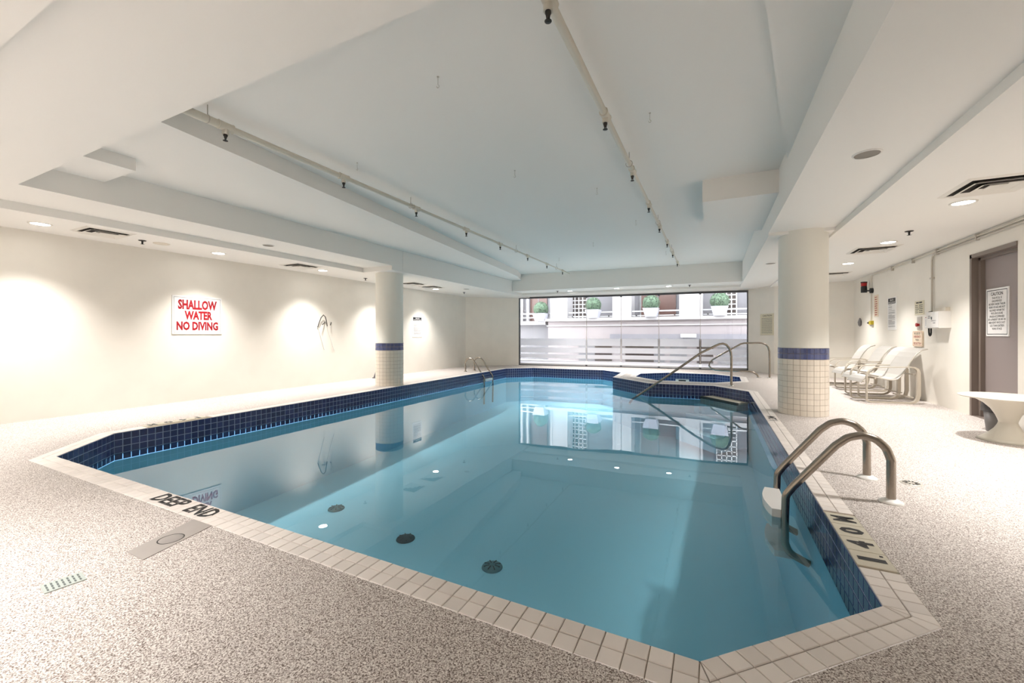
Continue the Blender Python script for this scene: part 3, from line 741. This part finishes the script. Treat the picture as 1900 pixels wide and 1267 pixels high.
s = sign('emergency_sign', 'small cream sign with rounded corners telling to push the red button'); pl = []
ow, oh = .36, .26
for cx, cy, a0 in ((.03,.03,PI),(ow-.03,.03,1.5*PI),(ow-.03,oh-.03,0),(.03,oh-.03,.5*PI)):
    pl += [(cx+.03*math.cos(a0+k*PI/8), cy+.03*math.sin(a0+k*PI/8)) for k in range(5)]
n = len(pl); y0, z0 = 9.32, .875
MB().add([(XR,y0-a,z0+b) for a, b in pl]+[(XR-.02,y0-a,z0+b) for a, b in pl], [tuple(range(n)), tuple(range(n,2*n))[::-1]]+[(i,(i+1)%n,n+(i+1)%n,n+i)[::-1] for i in range(n)]).build('board', SIGNP, s)
ring((XR,y0,z0), *RW, ow, oh, .014, .004, INKR, s, .0205)
text([('IN CASE OF', .18, .20, .036, .22), ('PUSH', .18, .092, .034, .11)], (XR-.02,y0,z0), *RW, INK, s)
text([('EMERGENCY', .18, .145, .038, .25), ('RED BUTTON', .18, .032, .038, .26)], (XR-.02,y0,z0), *RW, RED, s, 'red_lettering')
# emergency phone box
s = empty('phone_box', (XR,8.1,1.17), 'white wall box with a black emergency phone handset beside it', 'phone')
bx = MB().box((-.13,.0,.0),(0,.40,.245)); bo = bx.build('box', WPLAST, s)
MB().box((-.138,.005,.01),(-.131,.36,.235)).build('lid', WPLAST, s)
q = ((0,-1,0),(0,0,1)); qo = (-.138,.36,.0)
text([('EMERGENCY', .22, .10, .018, .15)], qo, *q, INKL, s); bars([(.05,.12,.175,.012),(.04,.13,.148,.012),(.2,.27,.07,.012)], qo, *q, INKL, s, 'small_print')
st = MB(); 
for a in (0, PI/3, 2*PI/3): st.bar((-.1395,.20+.022*math.cos(a),.15+.022*math.sin(a)),(-.1395,.20-.022*math.cos(a),.15-.022*math.sin(a)),.008,.002)
st.build('star_symbol', INK, s)
MB().box((-.05,.03,.01),(-.001,.36,.30)).build('back_plate', OFFW, s)
MB().tube([(-.06,.52,.02),(-.06,.52,.06),(-.06,.52,.18),(-.06,.52,.22),(-.06,.48,.245),(-.06,.42,.25)], [.022,.020,.014,.016,.020,.016], 10).build('handset', BLACK, s)
MB().tube([(-.06,.44,.0),(-.06,.44,-.07),(-.06,.45,-.10),(-.06,.475,-.115),(-.06,.50,-.10),(-.06,.51,-.06),(-.06,.515,.02)], .011, 8).build('cord', BLACK, s)
s = sign('small_notice', 'tiny white notice on the right wall behind the phone handset'); board('board', (XR,8.92,1.18), *RW, .20, .20, .004, SIGNW, s)
bars([(.03,.16,.16,.012)], (XR-.004,8.92,1.18), *RW, INKR, s, 'heading'); bars([(.03,.15,.12-.025*k,.008) for k in range(4)], (XR-.004,8.92,1.18), *RW, INKL, s, 'small_print')
# strobe beacon, conduit, yellow valve, picture frame
s = empty('alarm_beacon', (XR,11.33,2.02), 'black and red alarm beacon high on the right wall', 'alarm')
MB().tube([(0,0,0),(-.05,0,0)], .055, 16).build('mount', BLACK, s)
MB().lathe([(.0,-.02),(.055,-.02),(.055,.10),(.05,.11),(.05,.12)], (-.10,.20,.0), 16).bar((-.04,.02,.0),(-.10,.20,.02),.03,.03).build('body', BLACK, s)
MB().lathe([(.052,.12),(.054,.19)], (-.10,.20,0), 16).build('lens', REDL, s); MB().lathe([(.058,.19),(.058,.215),(.0005,.22)], (-.10,.20,0), 16).build('cap', BLACK, s)
s = empty('conduit', (XR,0,0), 'cream electrical conduit running along the top of the right wall', 'conduit')
MB().tube(arc([(-.022,1.0,2.345),(-.022,11.36,2.345),(-.022,11.36,1.36)], .10, 6), .011, 10).build('tube', PIPEP, s)
MB().tube(arc([(-.022,6.2,2.31),(-.022,8.62,2.31),(-.022,8.62,1.42)], .10, 6), .012, 10).build('branch_tube', METER, s)
for y in (6.4, 7.4, 8.45, 9.3, 10.2): MB().box((-.04,y-.012,2.29),(-.001,y+.012,2.372)).build('clip', METER, s)
for y, z in ((8.62,1.95),): MB().box((-.04,y-.03,z-.012),(-.001,y+.03,z+.012)).build('clip', METER, s)
s = empty('pull_station', (XR,11.36,1.32), 'small yellow and black switch at the foot of the conduit', 'switch')
MB().box((-.05,-.08,-.03),(0,.05,.05)).build('body', YEL, s); MB().tube([(-.03,.05,.01),(-.03,.14,.01)], .022, 12).tube([(-.03,.14,.01),(-.03,.20,.01)], .012, 10).build('plunger', BLACK, s)
s = empty('thermometer', (XR,12.12,1.5), 'white framed panel with a dark float hanging below near the far right corner', 'frame')
ring((XR,12.27,1.5), *RW, .22, .32, .0, .03, WPLAST, s, .012, 'frame'); board('panel', (XR,12.25,1.52), *RW, .18, .28, .006, SIGNW, s)
MB().lathe([(.0,.0),(.03,.03),(.04,.10),(.02,.17),(.006,.20)], (-.03,-.03,-.24), 12).build('float', BINM, s)

# ------------------------------------------------------------------ sling chairs by the right wall
def sweep(path, thick, y0, y1, closed):
    n = len(path); m = MB(); vs = []
    for i in range(n):
        a = Vector(path[i-1] if (closed or i > 0) else path[0]); b = Vector(path[(i+1)%n] if (closed or i < n-1) else path[-1]); d = (b-a).normalized(); nr = Vector((-d.y, d.x))*thick[i]/2; p = Vector(path[i])
        for q, y in ((p+nr,y0),(p+nr,y1),(p-nr,y1),(p-nr,y0)): vs.append((q.x, y, q.y))
    fs = []
    for i in range(n if closed else n-1):
        j = (i+1)%n
        for k in range(4): fs.append((i*4+k, i*4+(k+1)%4, j*4+(k+1)%4, j*4+k))
    if not closed: fs += [(3,2,1,0), tuple((n-1)*4+k for k in range(4))]
    return m.add(vs, fs)
LOOP = [(0,.06),(0,.24),(0,.42),(.012,.475),(.045,.525),(.10,.553),(.20,.560),(.40,.565),(.57,.570),(.62,.562),(.655,.535),(.67,.49),(.67,.34),(.67,.14),(.655,.07),(.62,.03),(.56,.014),(.30,.012),(.08,.012),(.03,.016),(.008,.03)]
LTH = [.016,.016,.016,.015,.014,.013,.013,.014,.016,.024,.034,.042,.045,.045,.042,.034,.026,.022,.020,.018,.016]
SP = [(-.06,.315),(-.035,.365),(.0,.405),(.05,.425),(.10,.418),(.18,.395),(.28,.373),(.36,.365),(.42,.385),(.47,.44),(.52,.53),(.57,.63),(.62,.72),(.67,.79),(.73,.84),(.80,.858)]
def chair_build():
    t = empty('sling_chair', (0,0,0), '', 'chair', 'white sling chairs along the right wall'); w = .47
    for y in (0, w): sweep(LOOP, LTH, y, y+.035, True).build('arm_frame', CFRAME, t)
    sweep(SP, [.008]*len(SP), .05, w-.015, False).build('sling', SLING, t)
    for y in (.045, w-.010): MB().tube([(x, y, z-.008) for x, z in SP], .009, 8).build('sling_rail', METER, t)
    for cx, cz in ((.12,.385),(.60,.10),(.665,.45)): MB().bar((cx,.02,cz),(cx,w+.02,cz),.022,.02).build('cross_bar', CFRAME, t)
    return t
proto = chair_build()
def place(src, loc, rz, label):
    if src is None: t = proto
    else:
        t = src.copy(); COL.objects.link(t)
        for ch in src.children: c = ch.copy(); COL.objects.link(c); c.parent = t
    t.location = loc; t.rotation_euler = (0,0,rz); t['label'] = label
place(None, (2.18,8.28,0), .19, 'white sling armchair nearest the camera in the row by the right wall')
place(proto, (2.24,8.93,0), .16, 'white sling armchair second in the row, between two others')
place(proto, (2.28,9.88,0), .13, 'white sling armchair third in the row, set apart from the nearer two')
place(proto, (2.20,10.80,0), .05, 'white sling armchair last in the row, mostly hidden by the right column')

# ------------------------------------------------------------------ low pedestal table, bin
t = empty('side_table', (2.67,5.92,0), 'low white round pedestal table with an hourglass base at the right edge', 'table')
MB().lathe([(.0005,.455),(.33,.452),(.35,.447),(.352,.440),(.34,.433),(.24,.418),(.0005,.41)], (0,0,0), 48).build('tabletop', TABLEW, t)
MB().lathe([(.24,.420),(.17,.375),(.12,.32),(.088,.26),(.072,.215),(.066,.19)], (0,0,0), 40).build('upper_cone', TABLEW, t)
MB().lathe([(.066,.19),(.073,.165),(.095,.12),(.135,.07),(.18,.03),(.222,.0),(.0005,.0)], (0,0,0), 40).build('lower_cone', TABLEW, t)
t = empty('waste_bin', (2.84,6.43,0), 'grey waste bin with a black bag, behind the white side table by the door', 'bin')
MB().lathe([(.0005,.005),(.105,.0),(.13,.25),(.122,.25),(.098,.01)], (0,0,0), 24).build('bucket', BINM, t)
m = MB(); prof = [(.115,.22),(.138,.225),(.142,.27),(.14,.34),(.13,.37),(.11,.36),(.10,.24)]; seg = 32; vs = []
for k in range(seg):
    a = 2*PI*k/seg
    for r_, z in prof: j = 1+.06*math.sin(5*a+z*30)+random.uniform(-.03,.03); vs.append((r_*j*math.cos(a), r_*j*math.sin(a), z+random.uniform(-.006,.006)))
n = len(prof); m.add(vs, [(k*n+j, ((k+1)%seg)*n+j, ((k+1)%seg)*n+j+1, k*n+j+1) for k in range(seg) for j in range(n-1)], True).build('bag', BAGM, t)

# ------------------------------------------------------------------ deck plates and drains
t = empty('skimmer_patch', (-2.62,1.0,0), 'smooth grey rectangular deck patch with a round cap below the deep end lettering', 'cover')
MB().prism([(.03,-.02),(.19,-.02),(.10,.325),(-.08,.325)], -.004, .003).build('patch', EPOXY, t)
MB().lathe([(.0005,.006),(.045,.006),(.052,.003)], (.072,.145,0), 28).build('cap', M('cap_grey', (156,150,146), .45), t)
MB().lathe([(.052,.0032),(.056,.0036),(.058,.0032)], (.072,.145,0), 28).build('cap_ring', DARKM, t)
t = empty('floor_grate', (-2.515,.74,0), 'rectangular pale plastic deck drain in the left foreground', 'drain', None, math.radians(-40))
t.rotation_euler = (0,0,math.radians(82))
MB().box((-.062,-.048,-.004),(.062,.048,.004)).build('grate', DRAINM, t)
m = MB()
for i in range(7):
    for j in (-1, 0, 1): m.box((-.048+i*.016-.004, j*.026-.010, .0035),(-.048+i*.016+.002, j*.026+.010, .0046))
m.build('slot', M('slot', (96,102,100), .7), t)
t = empty('round_drain', (1.28,3.92,0), 'round chrome floor drain beside the large ladder', 'drain')
MB().lathe([(.0005,.004),(.055,.005),(.062,.001)], (0,0,0), 28).build('rim', METER, t)
m = MB()
for k in range(12): a = 2*PI*k/12; m.bar((.022*math.cos(a),.022*math.sin(a),.0052),(.048*math.cos(a),.048*math.sin(a),.0056),.009,.001)
m.build('slot', BLACK, t)

# ------------------------------------------------------------------ outside: pavement, house opposite, topiary
tag(MB().box((-30,13.3,-.10),(30,60,-.04)).build('ground', ASPH), kind='structure')
t = empty('house', (0,17,0), 'pale classical house front across the lane, seen through the window', 'building')
MB().box((-6.55,.0,-.1),(9,.4,1.66)).build('plinth_wall', STUCCOP, t)
MB().box((-14,.25,-.1),(-6.55,.6,1.52)).build('side_wall', STUCCOG, t)
MB().box((-6.68,-.12,1.66),(9,.6,1.78)).build('ledge', STUCCO, t); MB().box((-6.60,-.05,1.44),(9,.1,1.48)).build('moulding', STUCCO, t)
MB().box((-14,.0,1.52),(-6.68,.7,1.68)).build('ledge', STUCCO, t)
MB().box((-14,.95,1.5),(9,1.2,9)).build('rear_wall', STUCCOG, t)
for x0, x1 in ((-6.50,-5.70),(-3.75,-2.99),(-1.18,-.36),(1.9,2.7),(-10.5,-9.6)):
    m = MB().box((x0,.15,1.72),(x1,.95,5.2)).box((x0-.0,.12,1.72),(x0+.09,.16,5.2)).box((x1-.09,.12,1.72),(x1,.16,5.2)); m.build('pillar', STUCCO, t)
MB().box((-14,.0,5.2),(9,1.2,9)).build('upper_wall', STUCCO, t)
for x0, x1, mt in ((-8.5,-8.2,BROWN),(-7.80,-6.95,BROWN),(-2.73,-1.36,BROWN)):
    f = MB().box((x0,.90,1.7),(x1,.96,4.2)).build('doorway', mt, t); MB().box(((x0+x1)/2-.015,.885,1.75),((x0+x1)/2+.015,.905,4.1)).build('mullion', STUCCOG, f)
def gridwin(x0, x1, z0, z1, nx, nz):
    f = MB().box((x0,.90,z0),(x1,.96,z1)).build('house_window', DKGLASS, t); g = MB()
    for i in range(nx+1): x = x0+(x1-x0)*i/nx; g.box((x-.018,.875,z0),(x+.018,.905,z1))
    for j in range(nz+1): z = z0+(z1-z0)*j/nz; g.box((x0,.875,z-.018),(x1,.905,z+.018))
    g.build('glazing_bars', WFRAME, f)
gridwin(-5.78,-5.06,1.72,4.2,4,14); gridwin(.12,.80,1.72,4.2,4,14); gridwin(-3.0+.25,-2.74,1.72,4.2,1,14)
for x in (-8.17,-7.86): MB().tube([(x,.75,1.68),(x,.75,5.2)], .07, 12).build('post', STUCCO, t)
for x0, x1 in ((-9.5,-6.5),(-5.70,-3.75),(-2.99,-1.18),(-.36,1.9)):
    MB().bar((x0,.3,2.03),(x1,.3,2.03),.04,.05).bar((x0,.3,1.85),(x1,.3,1.85),.03,.035).build('railing', WFRAME, t)
    m = MB()
    for x in (x0+.18, x1-.18): m.tube([(x,.22,1.86),(x,.28,1.86)], .025, 10)
    m.build('bolt', BLACK, t)
MB().box((-3.75,-.35,.90),(9,.0,1.10)).build('canopy', CONC, t); MB().box((-1.1,-.40,.97),(-.56,-.34,1.10)).build('lamp_box', WFRAME, t)
for x0, x1, mt in ((-5.15,-4.45,STUCCOG),(-4.45,-3.75,DKGLASS),(-3.2,-2.1,DKGLASS),(-2.1,-1.7,STUCCOG),(-1.5,-.9,STUCCOG),(-.55,.0,DKGLASS),(.15,1.4,STUCCOG)):
    MB().box((x0,-.03,-.05),(x1,.02,.86)).build('lower_panel', mt, t)
def topiary(x, zb, label):
    z0 = zb; t = empty('potted_topiary', (x,16.98,z0), label, 'potted plant', 'clipped ball topiaries on the ledge')
    a, b, h = .20, .29, .34
    MB().add([(-a,-a,0),(a,-a,0),(a,a,0),(-a,a,0),(-b,-b,h),(b,-b,h),(b,b,h),(-b,b,h),(-b+.03,-b+.03,h),(b-.03,-b+.03,h),(b-.03,b-.03,h),(-b+.03,b-.03,h),(-b+.03,-b+.03,h-.05),(b-.03,-b+.03,h-.05),(b-.03,b-.03,h-.05),(-b+.03,b-.03,h-.05)],
        [(3,2,1,0),(0,1,5,4),(1,2,6,5),(2,3,7,6),(3,0,4,7),(4,5,9,8),(5,6,10,9),(6,7,11,10),(7,4,8,11),(12,13,14,15)]).build('pot', POTW, t)
    R_ = .33; c = Vector((0,0,h+.19))
    MB().lathe([(max(.0005, R_*.93*math.sin(PI*k/12)), -R_*.93*math.cos(PI*k/12)) for k in range(13)], c, 20).build('core', LEAFD, t)
    m = MB()
    for i in range(1500):
        u = random.uniform(-1, 1); ph = random.uniform(0, 2*PI); q = math.sqrt(1-u*u); n_ = Vector((q*math.cos(ph), q*math.sin(ph), u)); p = c+n_*R_*random.uniform(.92, 1.05)
        tv = Vector((random.gauss(0,1), random.gauss(0,1), random.gauss(0,1))).cross(n_).normalized(); nn = (n_+tv*random.uniform(-.9,.9)).normalized(); s1 = tv*.028; s2 = nn.cross(tv).normalized()*.016
        m.add([p-s1, p+s2+nn*.004, p+s1, p-s2+nn*.004], [(0,1,2,3)])
    tag(m.build('foliage', LEAF, t), kind='stuff')
topiary(-6.89, 1.68, 'clipped green ball in a white pot, leftmost, on the lower ledge outside')
topiary(-4.52, 1.78, 'clipped green ball in a white pot outside, second from the left, before the grid window')
topiary(-2.20, 1.78, 'clipped green ball in a white pot outside, third from the left, before the brown door')
topiary(.21, 1.78, 'clipped green ball in a white pot outside, rightmost behind the window')
